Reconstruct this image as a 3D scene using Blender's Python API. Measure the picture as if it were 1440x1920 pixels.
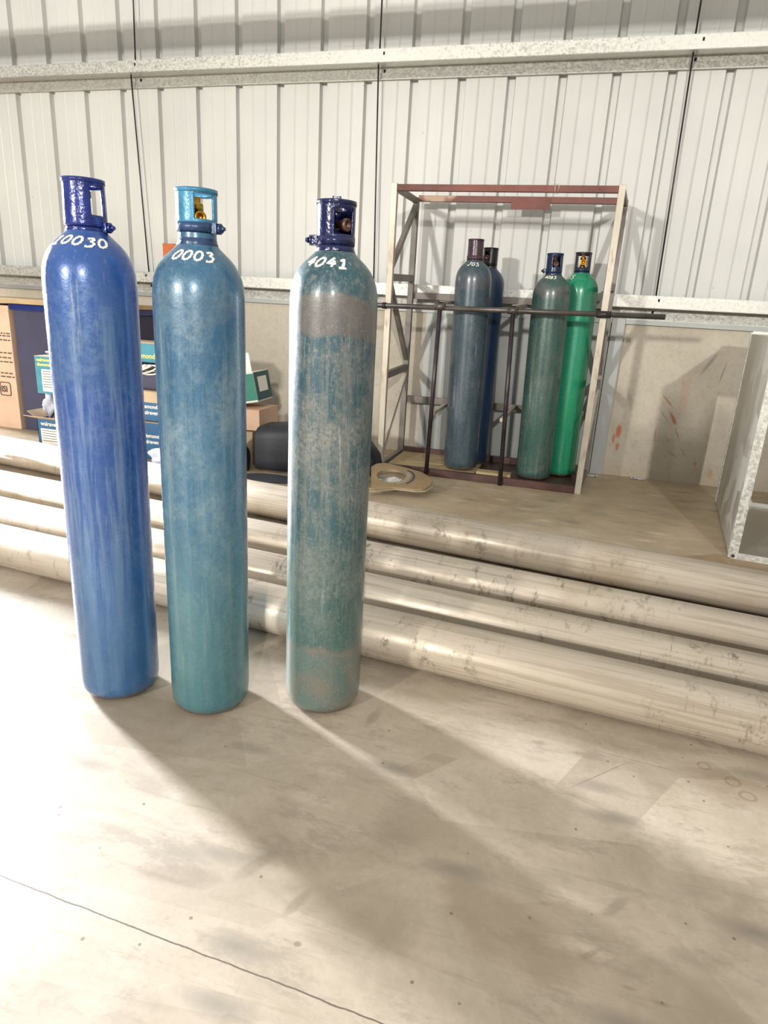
import bpy, bmesh, math, random
from mathutils import Vector, Matrix
random.seed(7)
C = bpy.context.scene.collection
pi = math.pi
for o in list(bpy.data.objects): bpy.data.objects.remove(o)

# ------------------------------------------------------------------ camera, world, lights
F_PX, PITCH, ROLL, YAW, HC = 1226.5, math.radians(17.533), math.radians(3.221), math.radians(-15.303), 1.201
fw = Vector((math.sin(YAW)*math.cos(PITCH), math.cos(YAW)*math.cos(PITCH), -math.sin(PITCH)))
rt = Vector((math.cos(YAW), -math.sin(YAW), 0)); up = rt.cross(fw)
RR = math.cos(ROLL)*rt + math.sin(ROLL)*up; UU = -math.sin(ROLL)*rt + math.cos(ROLL)*up
cd = bpy.data.cameras.new('camera'); cam = bpy.data.objects.new('camera', cd); C.objects.link(cam)
m3 = Matrix((RR, UU, -fw)).transposed()
cam.matrix_world = Matrix.Translation((0, 0, HC)) @ m3.to_4x4()
cd.sensor_fit = 'VERTICAL'; cd.sensor_height = 24; cd.lens = 24*F_PX/1920; cd.clip_start = .05
bpy.context.scene.camera = cam
CP = Vector((0, 0, HC))
def ray(x, y): return (fw*F_PX + RR*(x-720) - UU*(y-960)).normalized()
def at_z(x, y, z): d = ray(x, y); return CP + d*((z-HC)/d.z)
def at_y(x, y, Y): d = ray(x, y); return CP + d*(Y/d.y)

sc = bpy.context.scene
sc.view_settings.view_transform = 'Standard'; sc.view_settings.look = 'None'
sc.view_settings.gamma = 1; sc.view_settings.use_curve_mapping = False
sc.view_settings.exposure = 0.44
w = bpy.data.worlds.new('world'); sc.world = w; w.use_nodes = True
wn = w.node_tree; bgn = wn.nodes['Background']
tc = wn.nodes.new('ShaderNodeTexCoord'); sx = wn.nodes.new('ShaderNodeSeparateXYZ'); cr = wn.nodes.new('ShaderNodeValToRGB')
mr = wn.nodes.new('ShaderNodeMapRange'); mr.inputs[1].default_value = -1; mr.inputs[2].default_value = 1
wn.links.new(tc.outputs['Generated'], sx.inputs[0]); wn.links.new(sx.outputs['Z'], mr.inputs[0]); wn.links.new(mr.outputs[0], cr.inputs[0])
cr.color_ramp.elements[0].position = .45; cr.color_ramp.elements[0].color = (.30, .27, .22, 1)
cr.color_ramp.elements[1].position = .75; cr.color_ramp.elements[1].color = (.92, .90, .84, 1)
wn.links.new(cr.outputs[0], bgn.inputs[0]); bgn.inputs[1].default_value = .66

def area(name, loc, target, sx_, sy_, power, col):
    l = bpy.data.lights.new(name, 'AREA'); l.shape = 'RECTANGLE'; l.size = sx_; l.size_y = sy_; l.energy = power; l.color = col
    o = bpy.data.objects.new(name, l); C.objects.link(o); o.location = loc
    o.rotation_euler = (Vector(target)-Vector(loc)).to_track_quat('-Z', 'Y').to_euler(); return o
area('doorway_daylight', (-8.4, 4.95, 2.0), (-.5, .35, .2), .75, 2.2, 350, (.90, .94, 1.0)).data.spread = math.radians(56)
area('floodlight', (3.0, -10.2, 4.6), (-.5, 2.5, .8), .30, .30, 700, (1, .96, .90))
area('floodlight', (-5.9, -9.6, 3.9), (-.5, 4.7, 1.0), .55, .55, 880, (1, .95, .88))

# ------------------------------------------------------------------ helpers
def lin(h):
    h = h.lstrip('#'); v = [int(h[i:i+2], 16)/255 for i in (0, 2, 4)]
    return tuple((c/12.92 if c <= .04045 else ((c+.055)/1.055)**2.4) for c in v) + (1,)
class MB:
    def __init__(s): s.v = []; s.f = []; s.sm = []
    def add(s, vs, fs, smooth=False):
        b = len(s.v); s.v += [tuple(v) for v in vs]
        for f in fs: s.f.append([b+i for i in f]); s.sm.append(smooth)
        return s
    def box(s, c, size, R=None):
        hx, hy, hz = [q/2 for q in size]; c = Vector(c)
        vs = [Vector((x, y, z)) for z in (-hz, hz) for y in (-hy, hy) for x in (-hx, hx)]
        if R: vs = [R @ v for v in vs]
        return s.add([c+v for v in vs], [(0, 2, 3, 1), (4, 5, 7, 6), (0, 1, 5, 4), (2, 6, 7, 3), (0, 4, 6, 2), (1, 3, 7, 5)])
    def bx(s, x0, x1, y0, y1, z0, z1): return s.box(((x0+x1)/2, (y0+y1)/2, (z0+z1)/2), (x1-x0, y1-y0, z1-z0))
    def bar(s, a, b, w, h, upv=(0, 0, 1)):
        a, b = Vector(a), Vector(b); d = b-a; L = d.length; d.normalize(); u = Vector(upv)
        if abs(d.dot(u)) > .99: u = Vector((0, 1, 0))
        sd = d.cross(u).normalized(); u = sd.cross(d)
        return s.box((a+b)/2, (w, L, h), Matrix((sd, d, u)).transposed())
    def tube(s, pts, r, n=12, cap=True, closed=False):
        pts = [Vector(p) for p in pts]; m = len(pts); rings = []; pu = None
        for i, p in enumerate(pts):
            if closed: d = pts[(i+1) % m]-pts[i-1]
            else: d = pts[min(i+1, m-1)]-pts[max(i-1, 0)]
            d.normalize()
            if pu is None: pu = Vector((0, 0, 1)) if abs(d.z) < .9 else Vector((0, 1, 0))
            u = (pu-d*pu.dot(d)).normalized(); pu = u; q = d.cross(u)
            rr = r[i] if isinstance(r, (list, tuple)) else r
            rings.append([p+(u*math.cos(2*pi*k/n)+q*math.sin(2*pi*k/n))*rr for k in range(n)])
        fs = []
        for i in range(m if closed else m-1):
            for k in range(n):
                a = i*n+k; b_ = i*n+(k+1) % n; j = ((i+1) % m)*n
                fs.append((a, b_, j+(k+1) % n, j+k))
        b = len(s.v); s.add([v for R in rings for v in R], fs, True)
        if cap and not closed:
            s.f.append([b+k for k in range(n)][::-1]); s.sm.append(False)
            s.f.append([b+(m-1)*n+k for k in range(n)]); s.sm.append(False)
        return s
    def lathe(s, prof, n=48, org=(0, 0, 0), M=None):
        vs = []; fs = []
        for r, z in prof:
            for k in range(n):
                a = 2*pi*k/n; v = Vector((r*math.cos(a), r*math.sin(a), z))
                if M: v = M @ v
                vs.append(v+Vector(org))
        for i in range(len(prof)-1):
            for k in range(n):
                fs.append((i*n+k, i*n+(k+1) % n, (i+1)*n+(k+1) % n, (i+1)*n+k))
        return s.add(vs, fs, True)
    def poly(s, pts, z0, z1):
        n = len(pts); vs = [(p[0], p[1], z0) for p in pts]+[(p[0], p[1], z1) for p in pts]
        return s.add(vs, [tuple(range(n))[::-1], tuple(range(n, 2*n))]+[(i, (i+1) % n, n+(i+1) % n, n+i) for i in range(n)])
def obj(name, mb, mat, parent=None, bevel=0, solid=0, fix=True):
    me = bpy.data.meshes.new(name); me.from_pydata(mb.v, [], mb.f); me.update()
    me.polygons.foreach_set('use_smooth', mb.sm)
    if fix:
        bm = bmesh.new(); bm.from_mesh(me); bmesh.ops.recalc_face_normals(bm, faces=bm.faces); bm.to_mesh(me); bm.free()
    o = bpy.data.objects.new(name, me); C.objects.link(o)
    if mat: me.materials.append(mat)
    if parent: o.parent = parent
    if solid: q = o.modifiers.new('solid', 'SOLIDIFY'); q.thickness = solid; q.offset = 0
    if bevel: q = o.modifiers.new('bevel', 'BEVEL'); q.width = bevel; q.segments = 2; q.limit_method = 'ANGLE'
    return o
def tag(o, label=None, cat=None, group=None, kind=None):
    if label: o['label'] = label
    if cat: o['category'] = cat
    if group: o['group'] = group
    if kind: o['kind'] = kind
    return o
def thing(name, label, cat, loc=(0, 0, 0), rz=0, group=None):
    o = bpy.data.objects.new(name, None); C.objects.link(o); o.location = loc; o.rotation_euler = (0, 0, rz)
    o.empty_display_size = .1
    return tag(o, label, cat, group)
def struct(name, mb, mat, **k): return tag(obj(name, mb, mat, **k), kind='structure')

# ------------------------------------------------------------------ materials
class NT:
    def __init__(s, name, rough=.6, metal=0.0, spec=.5):
        s.m = bpy.data.materials.new(name); s.m.use_nodes = True; s.t = s.m.node_tree; s.b = s.t.nodes['Principled BSDF']
        s.b.inputs['Roughness'].default_value = rough; s.b.inputs['Metallic'].default_value = metal
        s.b.inputs['Specular IOR Level'].default_value = spec
        s.co = s.t.nodes.new('ShaderNodeTexCoord').outputs['Object']
    def n(s, ty, **k):
        q = s.t.nodes.new(ty)
        for a, b in k.items(): setattr(q, a, b)
        return q
    def l(s, a, b): s.t.links.new(a, b)
    def setin(s, sock, v):
        if isinstance(v, bpy.types.NodeSocket): s.l(v, sock)
        else: sock.default_value = v
    def map(s, scale=(1, 1, 1), loc=(0, 0, 0), rot=(0, 0, 0), co=None):
        q = s.n('ShaderNodeMapping'); s.l(co or s.co, q.inputs[0]); q.inputs['Scale'].default_value = scale
        q.inputs['Location'].default_value = loc; q.inputs['Rotation'].default_value = rot; return q.outputs[0]
    def noise(s, scale, det=4, rough=.55, co=None, dist=0):
        q = s.n('ShaderNodeTexNoise'); s.l(co or s.co, q.inputs['Vector']); q.inputs['Scale'].default_value = scale
        q.inputs['Detail'].default_value = det; q.inputs['Roughness'].default_value = rough; q.inputs['Distortion'].default_value = dist
        return q.outputs['Fac']
    def ramp(s, fac, stops):
        q = s.n('ShaderNodeValToRGB'); s.l(fac, q.inputs[0]); e = q.color_ramp.elements
        while len(e) < len(stops): e.new(.5)
        for i, (p, c) in enumerate(stops):
            e[i].position = p; e[i].color = c if isinstance(c, tuple) else (c, c, c, 1)
        return q.outputs[0]
    def mix(s, fac, a, b, mode='MIX'):
        q = s.n('ShaderNodeMix', data_type='RGBA', blend_type=mode)
        s.setin(q.inputs[0], fac); s.setin(q.inputs[6], a); s.setin(q.inputs[7], b); return q.outputs[2]
    def math(s, op, a, b=0.0, c=0.0, clamp=False):
        q = s.n('ShaderNodeMath', operation=op, use_clamp=clamp); s.setin(q.inputs[0], a); s.setin(q.inputs[1], b); s.setin(q.inputs[2], c); return q.outputs[0]
    def xyz(s, co=None):
        q = s.n('ShaderNodeSeparateXYZ'); s.l(co or s.co, q.inputs[0]); return q.outputs
    def step(s, v, a, b):
        q = s.n('ShaderNodeMapRange', interpolation_type='SMOOTHSTEP'); s.setin(q.inputs[0], v); q.inputs[1].default_value = a; q.inputs[2].default_value = b; return q.outputs[0]
    def bump(s, h, strength=.3, dist=.01):
        q = s.n('ShaderNodeBump'); q.inputs['Strength'].default_value = strength; q.inputs['Distance'].default_value = dist
        s.l(h, q.inputs['Height']); s.l(q.outputs[0], s.b.inputs['Normal'])
    def col(s, c): s.setin(s.b.inputs['Base Color'], c)
    def rgh(s, c): s.setin(s.b.inputs['Roughness'], c)
    def spot(s, u, v, cu, cv, ru, rv, rot=0, soft=.3, ring=False, wob=None, wa=0):
        """elliptical mark in a surface's own coordinates; returns 0..1"""
        a = s.math('SUBTRACT', u, cu); b = s.math('SUBTRACT', v, cv); c, n_ = math.cos(rot), math.sin(rot)
        p = s.math('DIVIDE', s.math('ADD', s.math('MULTIPLY', a, c), s.math('MULTIPLY', b, n_)), ru)
        q = s.math('DIVIDE', s.math('SUBTRACT', s.math('MULTIPLY', b, c), s.math('MULTIPLY', a, n_)), rv)
        d = s.math('SQRT', s.math('ADD', s.math('MULTIPLY', p, p), s.math('MULTIPLY', q, q)))
        if wob is not None: d = s.math('ADD', d, s.math('MULTIPLY', s.math('SUBTRACT', wob, .5), wa))
        if ring: return s.step(s.math('ABSOLUTE', s.math('SUBTRACT', d, 1)), soft, 0)
        return s.step(d, 1+soft, 1-soft)
def plain(name, h, rough=.6, metal=0.0, var=.12, scale=8, spec=.5, bump=0):
    t = NT(name, rough, metal, spec); c = lin(h); f = t.noise(scale, 5)
    d = tuple(v*(1-var*1.6) for v in c[:3])+(1,); e = tuple(min(1, v*(1+var)) for v in c[:3])+(1,)
    t.col(t.ramp(f, [(.3, d), (.7, e)]))
    if bump: t.bump(t.noise(scale*8, 3), bump, .003)
    return t.m
M = {}
# floor: hard trowelled concrete
def m_floor():
    t = NT('concrete_floor', .5, 0, .4); x = t.xyz(); u, v = x[0], x[1]
    big = t.noise(.9, 5, .6); med = t.noise(3.2, 6, .62, dist=.6); fine = t.noise(60, 4, .6)
    base = t.ramp(big, [(.30, lin('9f9180')), (.5, lin('ada08f')), (.72, lin('b9ad9f'))])
    c = t.mix(t.ramp(med, [(.42, 0.0), (.66, .65)]), base, lin('8d816d'))
    vo = t.n('ShaderNodeTexVoronoi', feature='F1'); t.l(t.map((2.2, 4.0, 1), rot=(0, 0, .5)), vo.inputs['Vector']); vo.inputs['Scale'].default_value = 1.1
    c = t.mix(.5, c, t.mix(1.0, c, t.ramp(t.xyz(vo.outputs['Color'])[0], [(0.0, .30), (1.0, .70)]), 'SOFT_LIGHT'))
    c = t.mix(t.math('MULTIPLY', t.step(v, 2.9, 4.2), .45), c, lin('a58d63'))
    w1 = t.n('ShaderNodeTexVoronoi', feature='F1'); t.l(t.map((1.6, 4.6, 1), rot=(0, 0, -.95), loc=(.3, .7, 0), co=t.mix(.06, t.co, t.n('ShaderNodeTexNoise').outputs['Color'])), w1.inputs['Vector']); w1.inputs['Scale'].default_value = 3.1
    wc = t.xyz(w1.outputs['Color'])[1]
    c = t.mix(t.math('MULTIPLY', t.ramp(wc, [(.74, 0.0), (.76, 1.0)]), t.ramp(w1.outputs['Distance'], [(.05, .85), (.45, .0)])), c, lin('7c7468'))
    c = t.mix(t.math('MULTIPLY', t.ramp(wc, [(.22, 1.0), (.24, 0.0)]), t.ramp(w1.outputs['Distance'], [(.0, .55), (.42, .0)])), c, lin('cdbfae'))
    c = t.mix(t.ramp(t.noise(1, 7, .8, co=t.map((3.5, 9, 1), rot=(0, 0, .8))), [(.53, 0.0), (.62, .60)]), c, lin('8b8072'))
    bw = t.n('ShaderNodeTexVoronoi', feature='SMOOTH_F1'); t.l(t.map((1.5, 5.0, 1), rot=(0, 0, -.6)), bw.inputs['Vector']); bw.inputs['Scale'].default_value = 2.3
    c = t.mix(t.ramp(bw.outputs['Distance'], [(.0, .45), (.22, 0.0)]), c, lin('877b69'))
    c = t.mix(t.ramp(t.noise(1, 6, .75, co=t.map((2.0, 26, 1), rot=(0, 0, .35))), [(.56, 0.0), (.64, .35)]), c, lin('8a7e6b'))
    c = t.mix(t.ramp(fine, [(.35, .18), (.65, 0.0)]), c, lin('857a68'))
    sp = t.n('ShaderNodeTexVoronoi', feature='F1'); t.l(t.co, sp.inputs['Vector']); sp.inputs['Scale'].default_value = 14
    c = t.mix(t.ramp(sp.outputs['Distance'], [(.045, .8), (.065, 0.0)]), c, lin('6a5c48'))
    # saw-cut joint
    ln = t.math('ABSOLUTE', t.math('SUBTRACT', v, t.math('ADD', t.math('MULTIPLY', u, -.036), t.math('MULTIPLY_ADD', t.noise(18, 3), .008, .798))))
    c = t.mix(t.step(ln, .0022, .0010), c, lin('5d5245'))
    wob = t.noise(9, 4)
    for px, py, ru, rv, rg in ((1320, 1436, .016, .016, 1), (1374, 1466, .018, .018, 1), (1402, 1493, .02, .017, 1), (1375, 1480, .10, .06, 0)):
        p = at_z(px, py, 0); k = t.spot(u, v, p.x, p.y, ru, rv, 0, .35, bool(rg), wob, .25)
        c = t.mix(t.math('MULTIPLY', k, .55 if rg else .3), c, lin('7d6650'))
    p = at_z(955, 1745, 0); k = t.spot(u, v, p.x, p.y, .16, .07, -.35, .25, False, wob, .9); c = t.mix(t.math('MULTIPLY', k, .42), c, lin('84725c'))
    for (ax, ay, bx_, by_) in ((1080, 1472, 1180, 1428), (1120, 1408, 1275, 1448), (560, 1765, 556, 1775)):
        a, b = at_z(ax, ay, 0), at_z(bx_, by_, 0); mdl = (a+b)/2; d = b-a
        k = t.spot(u, v, mdl.x, mdl.y, d.length/2, .0016 if ax > 600 else .008, math.atan2(d.y, d.x), .4, False, wob, .8); c = t.mix(t.math('MULTIPLY', k, .6), c, lin('665a48'))
    for px, py, r_, ro in ((1155, 1700, .022, .9), (1105, 1790, .012, .7), (1180, 1853, .008, 0), (1240, 1882, .010, 0), (700, 1345, .03, 1.4), (475, 1625, .03, 1.1), (330, 1640, .05, .2), (555, 1695, .02, 1.2)):
        p = at_z(px, py, 0); k = t.spot(u, v, p.x, p.y, r_*1.6, r_*.5, ro, .5, False, wob, 1.2); c = t.mix(t.math('MULTIPLY', k, .38), c, lin('6f6352'))
    t.col(c); t.rgh(t.ramp(med, [(.3, .42), (.7, .62)]))
    t.bump(t.mix(.5, med, fine), .12, .004); return t.m
M['floor'] = m_floor()
def m_concwall():
    t = NT('painted_concrete_wall', .8, 0, .3); x = t.xyz(); u, v = x[0], x[2]; wob = t.noise(14, 5)
    c = t.ramp(t.noise(1.8, 6, .6), [(.3, lin('aaa293')), (.55, lin('bcb4a5')), (.75, lin('c6bfb2'))])
    c = t.mix(t.ramp(t.noise(30, 5, .7), [(.3, .35), (.5, 0.0)]), c, lin('8f8674'))
    c = t.mix(t.math('MULTIPLY', t.step(v, .16, .0), .35), c, lin('9c8a70'))
    sp = t.noise(11, 6, .75); c = t.mix(t.math('MULTIPLY', t.ramp(sp, [(.60, 0.0), (.66, .7)]), t.step(v, .5, .05)), c, lin('9a6f52'))
    Y = 5.43
    for px, py, ru, rv, ro, cc, al in ((1160, 808, .018, .05, 0, 'b4583a', .8), (1150, 822, .010, .035, 0, 'b4583a', .7), (1157, 838, .012, .03, 0, 'b4583a', .7),
            (1252, 752, .055, .008, -.8, 'a86a4c', .6), (1262, 785, .05, .012, -1.0, 'a5613f', .8), (1270, 815, .05, .005, -1.1, 'a5613f', .6),
            (1246, 780, .06, .004, -.9, 'a5613f', .5), (1282, 850, .05, .004, -.9, 'a5613f', .5), (1283, 740, .03, .13, 0, 'b98e6e', .35), (1228, 815, .006, .05, 0, 'a5613f', .5),
            (1331, 888, .016, .04, 0, 'a87a58', .5), (1303, 870, .016, .02, 0, 'a87a58', .5), (1330, 682, .013, .085, -.5, '77756f', .55), (1355, 700, .005, .075, -.15, '6e6c66', .6),
            (1181, 748, .018, .07, .25, '938a7c', .5)):
        p = at_y(px, py, Y); k = t.spot(u, v, p.x, p.z, ru, rv, ro, .5, False, wob, 1.1); c = t.mix(t.math('MULTIPLY', k, al), c, lin(cc))
    t.col(c); t.bump(t.noise(45, 5, .7), .25, .004); return t.m
M['conc'] = m_concwall()
def m_clad():
    t = NT('white_cladding', .42, 0, .5)
    c = t.ramp(t.noise(1.3, 4), [(.3, lin('bebfbc')), (.7, lin('c9cac6'))])
    c = t.mix(t.ramp(t.noise(1, 3, co=t.map((40, 1, .4))), [(.45, 0.0), (.75, .2)]), c, lin('bdbab0'))
    sp = t.n('ShaderNodeTexVoronoi', feature='F1'); t.l(t.co, sp.inputs['Vector']); sp.inputs['Scale'].default_value = 4
    c = t.mix(t.ramp(sp.outputs['Distance'], [(.018, .6), (.028, 0.0)]), c, lin('8d877a'))
    t.col(c); return t.m
M['clad'] = m_clad()
def m_galv(name='galvanised_steel', a='aeaea9', b='c9c8c1', metal=.5, rough=.42, sc=85):
    t = NT(name, rough, metal); v = t.n('ShaderNodeTexVoronoi', feature='F1'); t.l(t.map((1, 1, 1.0)), v.inputs['Vector']); v.inputs['Scale'].default_value = sc
    f = t.xyz(v.outputs['Color'])[0]; k = t.mix(.55, t.noise(sc*2.2, 5, .7), f)
    t.col(t.ramp(k, [(.25, lin(a)), (.75, lin(b))])); t.rgh(t.ramp(f, [(0.0, rough-.12), (1.0, rough+.15)])); return t.m
M['galv'] = m_galv()
M['duct'] = m_galv('duct_sheet', 'a6a198', 'bcb6ab', .55, .40, 6)
def m_tank(name, body, dark, wear, dome, seed, wear_amt=.5, brown=None, bands=(), streak=.5, rough=.32, low=None, gr=.3, fs=55):
    """weathered gas cylinder paint; bands = (z, halfwidth, strength)"""
    t = NT(name, rough, .12, .5); z = t.xyz()[2]; t.b.inputs['Coat Weight'].default_value = .35; t.b.inputs['Coat Roughness'].default_value = .12
    off = t.map((1, 1, 1), loc=(seed*3.1, seed*1.7, seed*.9)); stv = t.map((26, 26, 1.3), loc=(seed, seed*2, 0))
    pat = t.noise(5.5, 6, .65, co=off, dist=.5); fine = t.noise(fs, 6, .8, co=off); stn = t.noise(1, 6, .72, co=stv); sth = t.noise(1, 4, .65, co=t.map((7, 7, 1.0), loc=(seed*2, 0, seed)))
    c = t.mix(t.ramp(sth, [(.38, 0.0), (.62, 1.0)]), lin(body), lin(dark))
    c = t.mix(t.ramp(t.noise(3.0, 5, .6, co=off), [(.40, 0.0), (.62, .8)]), c, lin(dome))
    wm = t.math('MULTIPLY', t.ramp(pat, [(.43, 0.0), (.62, 1.0)]), wear_amt)
    wm = t.math('MULTIPLY', wm, t.step(z, 1.27, 1.18))
    c = t.mix(t.math('MULTIPLY', wm, t.ramp(fine, [(.40, 1.0), (.60, .15)])), c, lin(wear))
    c = t.mix(t.math('MULTIPLY', t.ramp(t.noise(90, 5, .8, co=t.map((1, 1, .45), loc=(seed, 0, 0))), [(.52, 0.0), (.60, 1.0)]), wear_amt*gr), c, lin(wear))
    c = t.mix(t.math('MULTIPLY', t.math('MULTIPLY', t.ramp(stn, [(.50, 0.0), (.60, 1.0)]), streak), t.step(z, 1.22, 1.05)), c, lin(wear))
    c = t.mix(t.math('MULTIPLY', t.ramp(t.noise(1, 5, .8, co=t.map((60, 60, 3.0), loc=(seed, 0, 0))), [(.60, 0.0), (.66, 1.0)]), streak*.8), c, lin('a9b4b0'))
    if low: c = t.mix(t.math('MULTIPLY', t.step(z, .9, .1), .75), c, t.mix(t.ramp(sth, [(.4, 0.0), (.6, 1.0)]), lin(low[0]), lin(low[1])))
    zz = t.math('ADD', z, t.math('MULTIPLY', t.math('SUBTRACT', pat, .5), .22))
    for b in bands:
        k = t.step(t.math('ABSOLUTE', t.math('SUBTRACT', zz, b[0])), b[1], b[1]*.75)
        k = t.math('MULTIPLY', k, t.math('MULTIPLY', t.ramp(fine, [(.3, 1.0), (.7, .65)]), b[2]))
        c = t.mix(k, c, t.mix(t.ramp(t.noise(12, 5, .6, co=off), [(.4, 0.0), (.6, 1.0)]), lin(b[3]), lin(b[4])))
    c = t.mix(t.math('MULTIPLY', t.ramp(t.noise(130, 4, .8), [(.58, 0.0), (.66, 1.0)]), wear_amt*.35), c, lin('a5a39a'))
    c = t.mix(t.step(z, .035, .0), c, lin(brown or '5a4c40'))
    t.col(c); t.rgh(t.ramp(fine, [(.3, rough+.14), (.6, rough)]))
    t.bump(t.mix(.5, fine, t.noise(160, 3, .6, co=off)), .30, .0020); return t.m
M['t1'] = m_tank('blue_tank_paint', '2c5595', '24498a', '8aa1bb', '24488a', 1, .26, gr=.10, bands=((1.05, .10, .30, '3a5f86', '3f6283'),), streak=.40, rough=.22, low=('335f86', '2a5272'))
M['t2'] = m_tank('teal_blue_tank_paint', '3a6a88', '2b5876', '82959d', '2c5a7c', 2, .60, gr=.25, bands=((1.17, .05, .45, '5c6f80', '52708a'),), streak=.38, rough=.26, low=('4f7674', '3f686a'))
M['t3'] = m_tank('worn_green_tank_paint', '2c5159', '24464f', '7d7c76', '1d4656', 3, 1.0, gr=.5, fs=85, bands=((1.160, .060, .92, '6e6660', '64605d'), (.10, .14, .75, '7b6f64', '5e6e68')), streak=.42, rough=.32, low=('566a60', '3f5d57'))
M['t4'] = m_tank('slate_blue_tank_paint', '374a52', '2e404a', '5b6567', '2e414c', 4, .6, bands=((1.20, .06, .75, '55545a', '4b5058'),), streak=.30, rough=.26)
M['t5'] = m_tank('navy_tank_paint', '15304f', '122842', '31465c', '1a3354', 5, .25, streak=.2, rough=.30)
M['t6'] = m_tank('green_grey_tank_paint', '364f48', '2e4441', '5f6961', '27504a', 6, .7, bands=((1.20, .045, .8, '5c5a58', '4f5753'),), streak=.30, rough=.26)
M['t7'] = m_tank('bright_green_tank_paint', '0b8f63', '087d57', '3c8b6e', '2b8a6d', 7, .35, bands=((1.16, .09, .55, '5a7a66', '3f7862'),), streak=.22, rough=.22)
def m_gloss(name, h, rough=.2, v=.15):
    t = NT(name, rough, .1, .6); c = lin(h); d = tuple(q*(1-v*2) for q in c[:3])+(1,)
    t.col(t.ramp(t.noise(20, 4), [(.35, d), (.6, c)])); t.bump(t.noise(55, 4, .6), .55, .004); return t.m
M['cap1'] = m_gloss('blue_cap_paint', '1d2f7a'); M['cap2'] = m_gloss('light_blue_cap_paint', '4288ad', .3); M['col2'] = m_gloss('dark_blue_collar', '28446c', .3)
M['cap3'] = m_gloss('navy_cap_paint', '171e4c', .18); M['cap4'] = m_gloss('brown_cap_paint', '43303a', .25); M['cap5'] = m_gloss('black_cap_paint', '1c1822', .3)
M['cap6'] = m_gloss('navy_grey_cap_paint', '1b2a4c', .22); M['cap7'] = m_gloss('dark_maroon_cap', '2b1c2c', .25)
M['brass'] = plain('brass', 'c08a2c', .3, .9, .15, 30); M['oldbrass'] = plain('tarnished_valve', '6b4f48', .4, .6, .2, 30)
M['dark'] = plain('dark_hole', '0c0c0e', .9); M['paint'] = plain('white_marker_paint', 'e9e6da', .6, 0, .05, 60)
M['rust'] = plain('rust_red_steel', '6b3a30', .55, .1, .35, 5, bump=.15); M['rustdark'] = plain('dark_brown_steel', '4a302a', .5, .15, .35, 6, bump=.15)
M['rustp'] = (lambda t: (t.col(t.mix(t.ramp(t.noise(3.2, 3, .5), [(.56, 0.0), (.62, .8)]), t.ramp(t.noise(9, 4), [(.3, lin('5d322a')), (.7, lin('6f3d32'))]), lin('ab927d'))), t.m)[1])(NT('rust_red_patchy_steel', .5, .15))
M['leg'] = (lambda t: (t.col(t.mix(t.ramp(t.noise(6, 6, .7, co=t.map((3, 3, .8))), [(.52, 0.0), (.72, .8)]), t.ramp(t.noise(3, 4), [(.3, lin('a79f8f')), (.7, lin('c0b9aa'))]), lin('7c5c48'))), t.m)[1])(NT('worn_grey_steel', .45, .25))
M['legd'] = plain('dull_grey_steel', '77706a', .5, .2, .25, 5)
M['rod'] = plain('dark_steel_tube', '3d3538', .35, .5, .3, 12); M['bar'] = plain('grey_steel_tube', '5c5752', .35, .55, .25, 8)
M['wood'] = plain('plywood', 'b39a74', .75, 0, .15, 6); M['tan'] = plain('tan_board', 'a4906c', .8, 0, .15, 8)
M['flash'] = plain('grey_flashing', '9da09d', .45, .3, .08, 2)
M['plate'] = plain('dusty_steel_plate', '957f60', .55, .25, .12, 7); M['ring'] = plain('galvanised_ring', 'a59b88', .5, .35, .1, 9)
M['tarp'] = plain('black_plastic', '23272f', .55, 0, .3, 4, bump=.3); M['tarp2'] = plain('grey_rubber', '3c3f46', .6, 0, .2, 4)
M['cart'] = plain('plain_cardboard', 'b9a285', .85, 0, .1, 6); M['peach'] = plain('pale_cardboard', 'cfae95', .85, 0, .07, 6)
M['slate'] = plain('dark_grey_side_panel', '3a3a52', .6, 0, .12, 4); M['cblue'] = plain('blue_printed_card', '1c5680', .5, 0, .1, 8)
M['cteal'] = plain('teal_printed_card', '3f8698', .5, 0, .1, 8); M['cgreen'] = plain('green_printed_card', '0f7664', .5, 0, .06, 8); M['cdgreen'] = plain('dark_green_printed_card', '0d4a4a', .5, 0, .06, 8)
M['white'] = plain('white_paper', 'e6e2da', .7, 0, .04, 10); M['yel'] = plain('pale_yellow_print', 'e8dc7a', .6, 0, .03); M['ink'] = plain('dark_print', '4a4038', .7, 0, .05)
M['orange'] = plain('orange_brown_card', 'b5622f', .6, 0, .2, 10); M['red'] = plain('red_orange_plastic', 'e0401c', .35, 0, .05)
M['plastic'] = plain('pale_plastic_film', 'b9bccb', .35, 0, .15, 8)

# ------------------------------------------------------------------ setting
YW = 5.436
struct('floor', MB().bx(-14, 7, -13, 5.9, -.2, 0), M['floor'])
# corrugated cladding
prof = []; P = .361; x = .725-P*38
pts = []
while x < 7:
    pts += [(x-.034, 0), (x-.024, .042), (x+.024, .042), (x+.034, 0)]
    for q in (.125, .235): pts += [(x+q-.008, 0), (x+q, -.004), (x+q+.008, 0)]
    x += P
mb = MB(); n = len(pts)
mb.add([(p[0], YW+p[1], z) for z in (1.17, 7.0) for p in pts], [(i, i+1, n+i+1, n+i) for i in range(n-1)])
o = struct('wall_back', mb, M['clad'], fix=False)
q = o.modifiers.new('s', 'SOLIDIFY'); q.thickness = .004; q.offset = 1
struct('wall_lower', MB().bx(-14, 7, 5.43, 5.72, 0, 1.163), M['conc'])
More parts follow.
